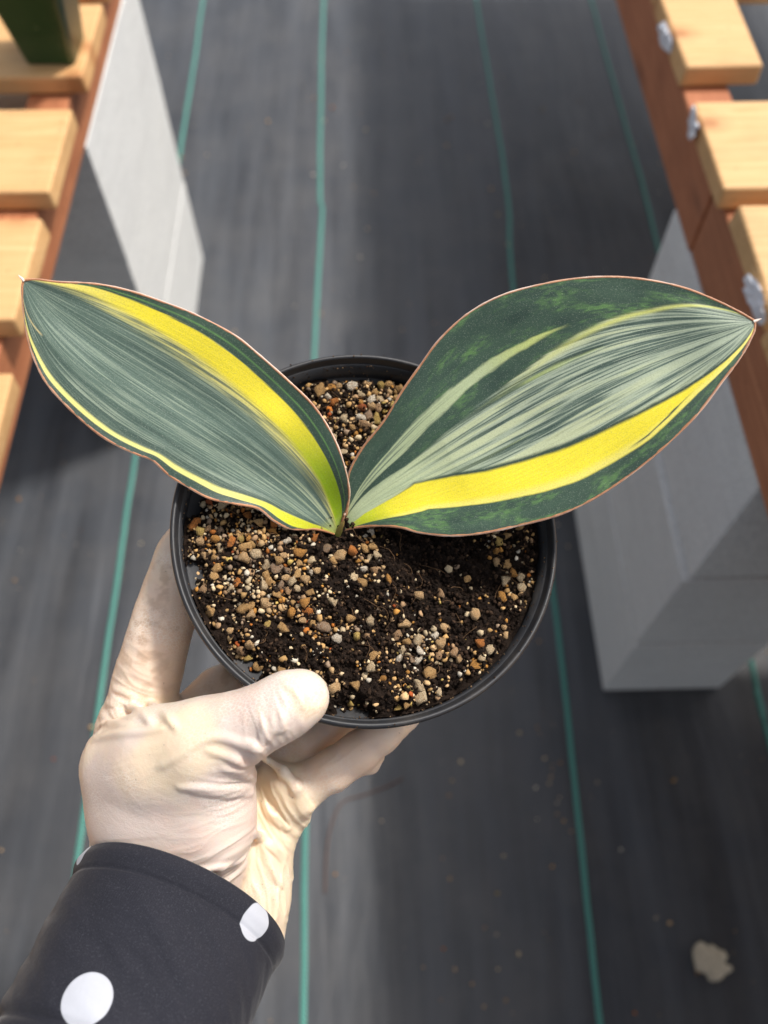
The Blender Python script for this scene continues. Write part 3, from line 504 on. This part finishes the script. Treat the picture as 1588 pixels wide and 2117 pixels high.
# ------------------------------------------------------------------ the plant
plant = tag(empty('snake_plant', tuple(np.array(LEAF_L_UP[0]))), 'young two leaved snake plant with yellow and silver striped green leaves', 'plant')
PB = np.array(LEAF_L_UP[0])
G_DARK, G_DARK2 = lin(52, 72, 61), lin(68, 92, 74)
G_MOTT = lin(96, 134, 78)
C_DK, C_MID, C_LT, C_CR = lin(56, 74, 66), lin(86, 105, 94), lin(158, 171, 150), lin(206, 212, 166)
YEL, YEL2, LIME, PALE = lin(244, 226, 56), lin(236, 226, 132), lin(150, 186, 14), lin(190, 203, 158)
def over(c, col, m): return c * (1 - m[..., None]) + col * m[..., None]
def band(v, a, b, sa, sb): return sstep(a - sa, a + sa, v) * (1 - sstep(b - sb, b + sb, v))
def paint_left(U, V):
    I = lambda xs, ys: np.interp(U, xs, ys)
    jag = (fbm(U * 9, V * 70, 61) - .5) * .10; jag2 = (fbm(U * 26, V * 30, 62) - .5) * .03
    st = fbm(U * 2.6 + V * .4, V * 22, 63, 4); st2 = fbm(U * 11, V * 110, 64, 3)
    s = np.clip(.42 * st + .58 * st2, 0, 1)
    c = C_DK * np.ones(U.shape + (3,)); c = over(c, C_MID, sstep(.34, .54, s)); c = over(c, C_LT, sstep(.50, .72, s) * .85)
    c = over(c, C_CR, sstep(.5, .68, st) * sstep(.42, .05, U) * sstep(-.75, .1, V) * .75)
    c = over(c, lin(120, 144, 130), .22 * sstep(.8, .5, np.abs(V - .0)) + 0 * U)
    yl, yh = I([0, .2, .45, .62, .8, .95, 1], [.10, .32, .42, .52, .64, .82, .92]), I([0, .2, .45, .62, .8, .92, 1], [.62, .70, .77, .83, .88, .965, .99])
    c = over(c, YEL2 * .92, band(V + jag * 1.6, yl - .10, yh, .10, .02) * (.15 + .75 * sstep(.38, .62, st2)))
    ym = band(V + jag * .6, yl + .03, yh + jag2 * .2, .06, .012)
    c = over(c, YEL * (.9 + .2 * st2[..., None]), ym); c = over(c, YEL2, ym * sstep(.72, .95, U) * .8)
    c = over(c, LIME, ym * sstep(.42, .18, U + (V - .4) * .12) * .95)
    dk = sstep(yh - .012, yh + .012, V + jag2 * .3)
    c = over(c, over(G_DARK * np.ones_like(c), G_DARK2, fbm(U * 20, V * 40, 66)), dk)
    ln = np.exp(-((V - (yh + .42 * (1 - yh))) / .012) ** 2) * sstep(.95, .8, U) * (.35 + .5 * fbm(U * 14, V * 3, 67))
    c = over(c, lin(120, 170, 90), ln)
    l0, l1 = I([0, .1, .2, .4, .6, .85, 1], [-.97, -.94, -.90, -.90, -.93, -.955, -.99]), I([0, .1, .2, .35, .6, .85, 1], [-.3, -.60, -.72, -.82, -.875, -.89, -.96])
    lm = band(V + jag2 * .5, l0, l1, .008, .02)
    c = over(c, G_DARK * 1.1, band(V, l1, l1 + .09, .015, .05) * .55)
    c = over(c, lin(226, 220, 128), lm * .95); c = over(c, lin(206, 208, 40), lm * sstep(.35, .15, U))
    c = over(c, G_DARK, sstep(l0 + .01, l0 - .01, V))
    c = over(c, lin(196, 206, 110), sstep(.10, .02, U) * sstep(.9, .55, np.abs(V)) * .9)
    # dried scar near the tip
    sc_ = np.exp(-((V - np.interp(U, [.86, .98], [-.62, -.93])) / .018) ** 2) * sstep(.855, .87, U) * sstep(.985, .96, U)
    c = over(c, lin(214, 196, 140), sc_ * .85)
    return c
def paint_right(U, V):
    I = lambda xs, ys: np.interp(U, xs, ys)
    jag = (fbm(U * 9, V * 60, 71) - .5) * .12; jag2 = (fbm(U * 30, V * 24, 72) - .5) * .04
    mot = fbm(U * 17, V * 11, 73, 5); mot2 = fbm(U * 90, V * 50, 74, 3)
    g = over(G_DARK * np.ones(U.shape + (3,)), G_DARK2, fbm(U * 9, V * 9, 75))
    mm = sstep(.42, .72, mot) * sstep(.25, .75, mot2) * (sstep(.2, .5, U) * (V > 0) + .9 * (V < 0))
    c = over(g, G_MOTT, np.clip(mm * 1.0, 0, 1)); c = over(c, lin(40, 60, 54), sstep(.55, .75, fbm(U * 14, V * 9, 78, 4)) * .45)
    # centre panel
    chi, clo = I([0, .1, .25, .4, .55, .8, .95, 1], [.35, .30, .17, .24, .31, .58, .85, .97]), I([0, .1, .25, .4, .55, .8, .95, 1], [-.6, -.3, -.12, -.34, -.46, -.62, -.75, -.9])
    st = fbm(U * 2.4, V * 20, 76, 5); st2 = fbm(U * 11, V * 105, 77, 3); s = .5 * st + .5 * st2
    cc = over(C_DK * np.ones_like(c), C_MID, sstep(.30, .42, s)); cc = over(cc, lin(172, 184, 160), sstep(.40, .55, s) * .95)
    cc = over(cc, C_CR, sstep(.50, .64, st) * .7 * sstep(.95, .6, U)); cc = over(cc, lin(196, 210, 130), sstep(.60, .72, fbm(U * 3.1, V * 9, 79)) * .6 * band(U, .45, .72, .1, .1))
    cc = over(cc, PALE, sstep(.5, .12, U) * .75)
    cm = band(V + jag * .4, clo, chi, .02, .015)
    c = over(c, cc, cm)
    c = over(c, lin(214, 216, 120), np.exp(-((V - chi + .03) / .03) ** 2) * sstep(.42, .8, U) * .9)
    # side streak in the upper dark band
    sh, sl = I([0, .1, .25, .45, .62, .7], [.53, .55, .57, .565, .555, .55]), I([0, .1, .25, .45, .62, .7], [.38, .38, .35, .46, .525, .55])
    sm_ = band(V + jag2, sl, sh, .015, .015) * sstep(.66, .60, U + jag2)
    scol = over(PALE * .92 * np.ones_like(c), C_MID, sstep(.45, .6, fbm(U * 5, V * 70, 81)) * sstep(.5, .2, U) * .8)
    scol = over(scol, lin(204, 214, 120), sstep(.45, .6, U) * .8)
    c = over(c, scol, sm_)
    c = over(c, G_DARK * .95, band(V + jag2 * .5, clo - .05, clo + .02, .012, .02) * sstep(.2, .35, U) * (1 - sstep(.9, .96, U)))
    # yellow band
    yh, yl = I([0, .1, .25, .4, .55, .7, .82, .92, 1], [-.55, -.28, -.14, -.36, -.49, -.57, -.66, -.77, -.92]), I([0, .1, .25, .4, .55, .7, .82, .92, 1], [-.85, -.72, -.58, -.70, -.80, -.84, -.80, -.88, -.98])
    ym = band(V + jag2 * .35, yl, yh, .012, .02)
    c = over(c, YEL * (.9 + .2 * st2[..., None]), ym); c = over(c, YEL2, band(V, yl - .01, yl + .06, .02, .04) * ym * .6); c = over(c, lin(196, 208, 40), ym * sstep(.22, .08, U)); c = over(c, YEL2, ym * sstep(.78, .95, U) * .6)
    c = over(c, G_DARK, band(V + jag * .2, yl + .02 + .28 * (U - .66), yl + .035 + .28 * (U - .66), .006, .006) * band(U, .67, .80, .02, .02))
    c = over(c, lin(170, 190, 130), sstep(.09, .02, U) * sstep(.95, .6, np.abs(V)) * .9)
    return c
def leaf(up, lo, paint, label, cup, seed, NU=520, NV=360):
    A = spline(lo, NU); B = spline(up, NU); tocam = np.array(LEAF_TOCAM)
    u = np.linspace(0, 1, NU)[:, None]; v = np.linspace(-1, 1, NV)[None]
    def soft(X):      # smooth course of the veins: a low order curve pinned at base and tip
        q = u[:, 0]; Y = np.stack([np.polyval(np.polyfit(q, X[:, c], 5), q) for c in range(3)], 1); E = X - Y
        return Y + E[:1] * (1 - q[:, None]) ** 6 + E[-1:] * q[:, None] ** 6
    As, Bs = soft(A), soft(B)
    k = (v + 1) / 2; P = As[:, None] * (1 - k[..., None]) + Bs[:, None] * k[..., None] + ((A - As)[:, None] * ((1 - k) ** 9)[..., None]) + ((B - Bs)[:, None] * (k ** 9)[..., None])
    P0_ = A[:, None] * (1 - k[..., None]) + B[:, None] * k[..., None]
    wid = np.linalg.norm(B - A, axis=1)[:, None]
    # channelled towards the base, gently rippled, flat at the tip
    sag = -(1 - v ** 2) * wid * np.interp(u, [0, .1, .35, .8, 1], [cup * 2.4, cup * 2.0, cup, cup * .5, .0])
    rip = (fbm(u * 5 + seed, v * 1.2 + 3, seed, 2) - .5) * .004 * np.minimum(1, wid / .03)
    P = P + tocam * (sag + rip)[..., None]
    du = np.gradient(P, axis=0); dv = np.gradient(P, axis=1); N = np.cross(du, dv); N /= np.linalg.norm(N, axis=2)[..., None] + 1e-12
    flip = np.sign((N @ tocam).mean()); N *= flip
    th = np.minimum(.0026, wid * .12) * np.sqrt(np.clip(1 - np.abs(v) ** 4, .08, 1)) + .0002
    Q = P - N * th[..., None]
    U, V_ = np.broadcast_to(u, (NU, NV)), np.broadcast_to(v, (NU, NV))
    c1 = paint(U, V_)
    su, sv = 4, 4; Qs = Q[::su, ::sv]; Qs = Q[np.ix_(np.r_[0:NU:su, NU - 1], np.r_[0:NV:sv, NV - 1])]
    c2 = over(np.broadcast_to(G_DARK2, Qs.shape).copy(), C_LT, sstep(.5, .7, fbm(np.linspace(0, 3, Qs.shape[0])[:, None] + 0 * Qs[..., 0], np.linspace(0, 20, Qs.shape[1])[None] + 0 * Qs[..., 0], 5)) * .4)
    root = link('leaf', None, None, plant); 
    def grid(X, C_, name, fl):
        a_, b_ = X.shape[:2]; ix = np.arange(a_ * b_).reshape(a_, b_)
        Fq = np.stack([ix[:-1, :-1], ix[:-1, 1:], ix[1:, 1:], ix[1:, :-1]], -1).reshape(-1, 4)
        if fl: Fq = Fq[:, ::-1]
        me = mesh_np(name, (X - PB).reshape(-1, 3), Fq); vcol(me, C_.reshape(-1, 3))
        uvl = me.uv_layers.new(name='UVMap'); li = np.empty(len(me.loops), np.int32); me.loops.foreach_get('vertex_index', li)
        uu, vv2 = np.meshgrid(np.linspace(0, 1, a_), np.linspace(0, 1, b_), indexing='ij')
        uvl.data.foreach_set('uv', np.stack([uu.ravel()[li], vv2.ravel()[li]], 1).astype(np.float32).ravel()); return me
    o = link('blade', grid(P, c1, 'blade', flip > 0), M['leaf'], root)
    link('underside', grid(Qs, c2, 'underside', flip < 0), M['leaf'], root)
    # copper margin: a fine rounded bead running round the leaf
    E = np.vstack([P[:, 0], P[::-1, -1]]); E2_ = (E + np.vstack([Q[:, 0], Q[::-1, -1]])) / 2
    w_ = np.r_[u[:, 0], u[::-1, 0]]; jj = np.arange(len(E2_))
    rad = .00052 * np.interp(w_, [0, .04, .9, 1], [.6, 1, 1, .8]) * (.85 + .4 * fbm(jj * .12, jj * 0.0, seed + 3))
    V, Fq = tube_np(E2_, rad, 7); me = mesh_np('margin', V - PB, Fq)
    t = fbm(np.repeat(jj, 7) * .05, np.repeat(jj, 7) * 0.0, seed + 9)[:, None]; t2 = (fbm(np.repeat(jj, 7) * .4, np.tile(np.arange(7), len(jj)) * 1.0, seed + 5)[:, None] > .66)
    vcol(me, (lin(150, 92, 58) * (1 - t) + lin(196, 140, 100) * t) * (1 - .0 * t2) + t2 * lin(120, 105, 90) * .4)
    ctr = np.vstack([P[:, NV // 2], P[::-1, NV // 2]]); ow = E2_ - ctr; ow /= np.linalg.norm(ow, axis=1)[:, None] + 1e-9
    dt = np.einsum('nkc,nc->nk', V.reshape(len(jj), 7, 3) - E2_[:, None], ow).ravel() / np.repeat(rad, 7)
    pale = sstep(.2, .75, dt) * (.35 + .65 * sstep(.35, .6, fbm(np.repeat(jj, 7) * .03, np.repeat(jj, 7) * 0.0, seed + 21)))  # rim light painted in: pale tint on the outward side of the bead
    ca_ = me.color_attributes['Col']; bc = np.empty(len(V) * 4, np.float32); ca_.data.foreach_get('color', bc); bc = bc.reshape(-1, 4)
    bc[:, :3] = over(bc[:, :3], lin(236, 220, 206), pale * .85); ca_.data.foreach_set('color', bc.ravel())
    link('margin', me, M['margin'], root)
    d = P[-1, NV // 2] - P[-12, NV // 2]; d /= np.linalg.norm(d)
    T = np.array([P[-1, 0] - d * .0006, P[-1, 0] + d * .0008, P[-1, 0] + d * .0022 + tocam * .0003]); V, Fq = tube_np(T, [.0006, .0005, .0001], 6)
    me = mesh_np('dry_tip', V - PB, Fq); vcol(me, np.tile(lin(228, 212, 200), (len(V), 1))); link('dry_tip', me, M['margin'], root)
    root['label'] = label
    return root
leaf(LEAF_L_UP, LEAF_L_LO, paint_left, 'leaf with one broad yellow stripe along its inner edge', .085, 3)
leaf(LEAF_R_UP, LEAF_R_LO, paint_right, 'broad leaf with mottled dark borders and many silver streaks', .075, 8)
P = spline(SHEATH, 14); tt = np.linspace(0, 1, 14)
V, Fq = tube_np(P, .0013 * np.interp(tt, [0, .3, .8, 1], [1, 1, .6, .12]), 10); me = mesh_np('sheath', V - PB, Fq)
w_ = np.repeat(tt, 10)[:, None]; vcol(me, lin(120, 130, 60) * (1 - w_) + lin(150, 122, 70) * w_); link('sheath', me, M['margin'], plant)

# ------------------------------------------------------------------ gloved hand: one continuous skin from blended tapered limbs
def build_hand():
    allp = np.array([p for k, ps in HAND for p in ps]); lo = (allp[:, :3] - allp[:, 3:]).min(0) - .006; hi = (allp[:, :3] + allp[:, 3:]).max(0) + .006
    h = .00062; dims = np.ceil((hi - lo) / h).astype(int) + 1
    ax = [lo[i] + h * np.arange(dims[i]) for i in range(3)]
    D = np.full(dims, .02, np.float32)
    def add(k, ps):
        for a, b in zip(ps[:-1], ps[1:]):
            a = np.array(a); b = np.array(b); m = max(a[3], b[3]) + k + 3 * h
            i0 = np.maximum(((np.minimum(a, b)[:3] - m - lo) / h).astype(int), 0); i1 = np.minimum(((np.maximum(a, b)[:3] + m - lo) / h).astype(int) + 2, dims)
            sl = tuple(slice(i0[i], i1[i]) for i in range(3))
            X = ax[0][sl[0]][:, None, None].astype(np.float32); Y = ax[1][sl[1]][None, :, None].astype(np.float32); Z = ax[2][sl[2]][None, None, :].astype(np.float32)
            ba = (b - a)[:3]; L2 = ba @ ba
            t = np.clip(((X - a[0]) * ba[0] + (Y - a[1]) * ba[1] + (Z - a[2]) * ba[2]) / L2, 0, 1)
            d = np.sqrt((X - a[0] - t * ba[0]) ** 2 + (Y - a[1] - t * ba[1]) ** 2 + (Z - a[2] - t * ba[2]) ** 2) - (a[3] + t * (b[3] - a[3]))
            o = D[sl]; e = np.maximum(k - np.abs(o - d), 0) / k; D[sl] = np.minimum(o, d) - e * e * k * .25
    for k, ps in HAND: add(k, ps)
    for k, ps in RIDGES:
        q = spline(ps, max(6, 5 * len(ps))); add(k, [tuple(x) for x in q])
    # surface nets
    ins = D < 0; cnt = np.zeros(tuple(np.array(D.shape) - 1), np.int8)
    for dx in (0, 1):
        for dy in (0, 1):
            for dz in (0, 1): cnt += ins[dx:dx + cnt.shape[0], dy:dy + cnt.shape[1], dz:dz + cnt.shape[2]]
    act = (cnt > 0) & (cnt < 8); cell = np.argwhere(act); ids = np.full(act.shape, -1, np.int32); ids[act] = np.arange(len(cell))
    acc = np.zeros((len(cell), 3)); num = np.zeros(len(cell)); cx, cyy, cz = cell.T
    corners = [(i, j, k) for i in (0, 1) for j in (0, 1) for k in (0, 1)]
    for c0 in corners:
        for axx in range(3):
            if c0[axx]: continue
            c1 = list(c0); c1[axx] = 1
            d0 = D[cx + c0[0], cyy + c0[1], cz + c0[2]]; d1 = D[cx + c1[0], cyy + c1[1], cz + c1[2]]
            w = (d0 < 0) != (d1 < 0); t = np.where(w, d0 / (d0 - d1 + 1e-20), 0)
            p = np.array(c0)[None] + t[:, None] * np.eye(3)[axx]; acc[w] += p[w]; num[w] += 1
    V = lo + h * (cell + acc / num[:, None]); Fs = []
    for axx in range(3):
        o1, o2 = [i for i in range(3) if i != axx]
        s0 = [slice(None)] * 3; s1 = [slice(None)] * 3; s0[axx] = slice(None, -1); s1[axx] = slice(1, None)
        ch = ins[tuple(s0)] != ins[tuple(s1)]; e = np.argwhere(ch)
        ok = (e[:, o1] > 0) & (e[:, o2] > 0) & (e[:, o1] < act.shape[o1]) & (e[:, o2] < act.shape[o2]); e = e[ok]
        def idc(da, db):
            q = e.copy(); q[:, o1] -= da; q[:, o2] -= db; return ids[q[:, 0], q[:, 1], q[:, 2]]
        Q = np.stack([idc(1, 1), idc(0, 1), idc(0, 0), idc(1, 0)], 1)
        pos = ins[tuple(s0)][tuple(e.T)]
        if axx == 1: pos = ~pos
        Q[~pos] = Q[~pos][:, ::-1]; Fs.append(Q)
    Fq = np.vstack(Fs)
    # light relaxation
    E = np.vstack([Fq[:, [0, 1]], Fq[:, [1, 2]], Fq[:, [2, 3]], Fq[:, [3, 0]]])
    for it in range(3):
        S = np.zeros_like(V); n = np.zeros(len(V)); 
        for a_, b_ in ((0, 1), (1, 0)):
            for c in range(3): S[:, c] += np.bincount(E[:, a_], V[E[:, b_], c], len(V))
            n += np.bincount(E[:, a_], minlength=len(V))
        V = V + .5 * (S / n[:, None] - V)
    # fine tension wrinkles where the latex is slack
    for it in range(1):
        a, b, c, d = (V[Fq[:, i]] for i in range(4)); fn = np.cross(c - a, d - b); N = np.zeros_like(V)
        for i in range(4):
            for k in range(3): N[:, k] += np.bincount(Fq[:, i], fn[:, k], len(V))
        N /= np.linalg.norm(N, axis=1)[:, None] + 1e-20
        ar, au, af = (np.array(q) for q in HAND_AX); p, q = V @ ar, V @ au; disp = np.zeros(len(V))
        for x, y, z, r, amp, an in WRINKLE:
            w = np.exp(-(np.linalg.norm(V - np.array((x, y, z)), axis=1) / r) ** 2); ca, sa_ = math.cos(an), math.sin(an)
            al, ac = p * ca + q * sa_, -p * sa_ + q * ca
            ac = ac + .0025 * (fbm(al * 90, ac * 90, 97, 2) - .5)
            n = fbm(al * 55, ac * 330, 99, 2); rid = (1 - np.abs(2 * n - 1)) ** 3
            disp += w * amp * .0011 * (rid - .25)
        disp += .00025 * (fbm(p * 60, q * 60 + V @ af * 40, 98, 3) - .5)
        V = V + N * disp[:, None]
    return V, Fq
HV, HF = build_hand()
base = np.array(SLEEVE['o'])
person = tag(empty('person', tuple(base)), 'arm in cream latex glove and dark polka dot sleeve holding the round pot', 'person')
me = mesh_np('gloved_hand', HV - base, HF)
n1 = fbm(HV[:, 0] * 45 + HV[:, 2] * 30, HV[:, 1] * 45 - HV[:, 2] * 20, 91)
cc = lin(222, 204, 192) * np.ones((len(HV), 3)); cc = over(cc, lin(226, 196, 180), sstep(.45, .7, fbm(HV[:, 0] * 70 + 9, HV[:, 1] * 70 + HV[:, 2] * 50, 94)) * .5); cc = over(cc, lin(233, 217, 192), sstep(.4, .65, n1) * .6)
fing = np.zeros(len(HV))
for ci in (4, 9, 10, 11):      # fingers: skin shows warm through the thin latex
    for p in HAND[ci][1]: fing = np.maximum(fing, np.exp(-(np.linalg.norm(HV - np.array(p[:3]), axis=1) / (p[3] * 1.4)) ** 4))
cc = over(cc, lin(244, 213, 180), fing * .8)
lo_ = np.zeros(len(HV))
for x, y, z, r in LOOSE: lo_ = lo_ + np.exp(-(np.linalg.norm(HV - np.array((x, y, z)), axis=1) / r) ** 2)
cc = over(cc, lin(240, 218, 184), sstep(.30, .85, lo_ + (n1 - .5) * .5) * .75)
n2 = fbm(HV[:, 0] * 260, HV[:, 1] * 260 + HV[:, 2] * 200, 93, 3)
for x, y, z, r in DIRT: cc = over(cc, lin(176, 140, 108), np.exp(-(np.linalg.norm(HV - np.array((x, y, z)), axis=1) / r) ** 2) * sstep(.45, .75, n2) * .42)
vcol(me, cc)
link('gloved_hand', me, M['glove'], person)

# sleeve: an open cuff tube with a turned hem, dots printed on the cloth
so, sa, sw, st_ = (np.array(SLEEVE[k]) for k in 'oawt'); pr = np.array(SLEEVE['prof'])
S_ = np.concatenate([np.linspace(0, .012, 30, endpoint=False), np.linspace(.012, .10, 90)]); TH_ = np.linspace(0, 2 * np.pi, 160, endpoint=False)
def sleeve_pt(s, th, off):
    aw = np.interp(s, pr[:, 0], pr[:, 1]) + off; at_ = np.interp(s, pr[:, 0], pr[:, 2]) + off
    stitch = -.0007 * np.exp(-((s - .0085) / .0008) ** 2)
    wr = stitch + (fbm(th * 1.6 + s * 60, s * 30 + 2, 95) - .5) * .0048 * sstep(0, .02, s) + .0012 * np.exp(-((s - .0035) / .003) ** 2)
    fold = -.0016 * np.exp(-((s - .0555) / .0016) ** 2) + sstep(.0555, .066, s) * (.0030 + .0016 * np.cos(th * 15 + 2 * np.sin(th * 4)))
    rr = wr + fold
    return so + sa * s[..., None] + sw * ((aw + rr) * np.cos(th))[..., None] + st_ * ((at_ + rr) * np.sin(th))[..., None]
SS, TT = np.meshgrid(S_, TH_, indexing='ij'); outer = sleeve_pt(SS, TT, 0.0); S2, T2 = np.meshgrid(S_[:50], TH_, indexing='ij'); inner = sleeve_pt(S2, T2, -.0012)
allr = np.concatenate([inner[::-1], (inner[:1] + outer[:1]) / 2 - sa * .0006, outer]); a_, b_ = allr.shape[:2]; ix = np.arange(a_ * b_).reshape(a_, b_); nx_ = np.roll(ix, -1, 1)
me = mesh_np('sleeve', (allr - 0 * base).reshape(-1, 3), np.stack([ix[:-1], nx_[:-1], nx_[1:], ix[1:]], -1).reshape(-1, 4))
uvl = me.uv_layers.new(name='UVMap'); li = np.empty(len(me.loops), np.int32); me.loops.foreach_get('vertex_index', li)
uvl.data.foreach_set('uv', np.stack([(li % b_) / b_ * .26, (li // b_) * .0011], 1).astype(np.float32).ravel())
o = link('sleeve', me, M['sleeve'], person); o.location = -base

# ------------------------------------------------------------------ debris on the cloth
def clod(x, y, s, seed, label):
    V, Fa = grain_shape(4, seed); V = V / np.linalg.norm(V, axis=1)[:, None] * (.75 + .25 * np.linalg.norm(V, axis=1)[:, None]) * np.array([1, .95, .26]) * s; V[:, 2] += gz(x, y) + s * .18
    V[:, :2] *= (1 + 1.1 * (fbm(V[:, 0] * 90 + 5, V[:, 1] * 140, seed) - .5))[:, None]
    tag(link('soil_clod', mesh_np('soil_clod', V, Fa), M['clod'], loc=(x, y, .0)), label, 'clod')
clod(.384, .017, .0225, 905, 'pale crumbly soil clod lying on the dark cloth')
P = spline([(-.070, .10, 0), (-.069, .14, 0), (-.064, .175, 0), (-.050, .205, 0), (-.02, .215, 0), (.012, .226, 0), (.03, .235, 0)], 40); P[:, 2] = gz(P[:, 0], P[:, 1]) + .0015
V, Fq = tube_np(P, .0011, 6); tag(link('dry_root', mesh_np('dry_root', V, Fq), M['root']), 'thin curved reddish root lying on the dark cloth', 'root')
n = 760; x = RNG.uniform(-.75, .7, n); y = RNG.uniform(-.15, 1.9, n) ** 1.0; keep = fbm(x * 6, y * 6, 55) > .42; x, y = x[keep], y[keep]; s = .0009 + .0030 * RNG.uniform(size=len(x)) ** 3
cx_ = np.r_[RNG.normal(.10, .03, 13), RNG.normal(.22, .02, 13)], np.r_[RNG.normal(.02, .08, 13), RNG.normal(.23, .04, 13)]; x = np.r_[x, cx_[0]]; y = np.r_[y, cx_[1]]; s = np.r_[s, RNG.uniform(.0016, .0032, 26)]
pos = np.stack([x, y, gz(x, y) + s * .6], 1); colg = PAL[RNG.choice(len(PAL), len(x), p=PW)] * RNG.uniform(.7, 1.05, (len(x), 1))
V, Fa, Cc = scatter(pos, s, colg, lo_shapes); me = mesh_np('scattered_grit', V, Fa); vcol(me, Cc)
tag(link('scattered_grit', me, M['grit']), 'tiny pale pumice grains scattered over the dark cloth', kind='stuff')
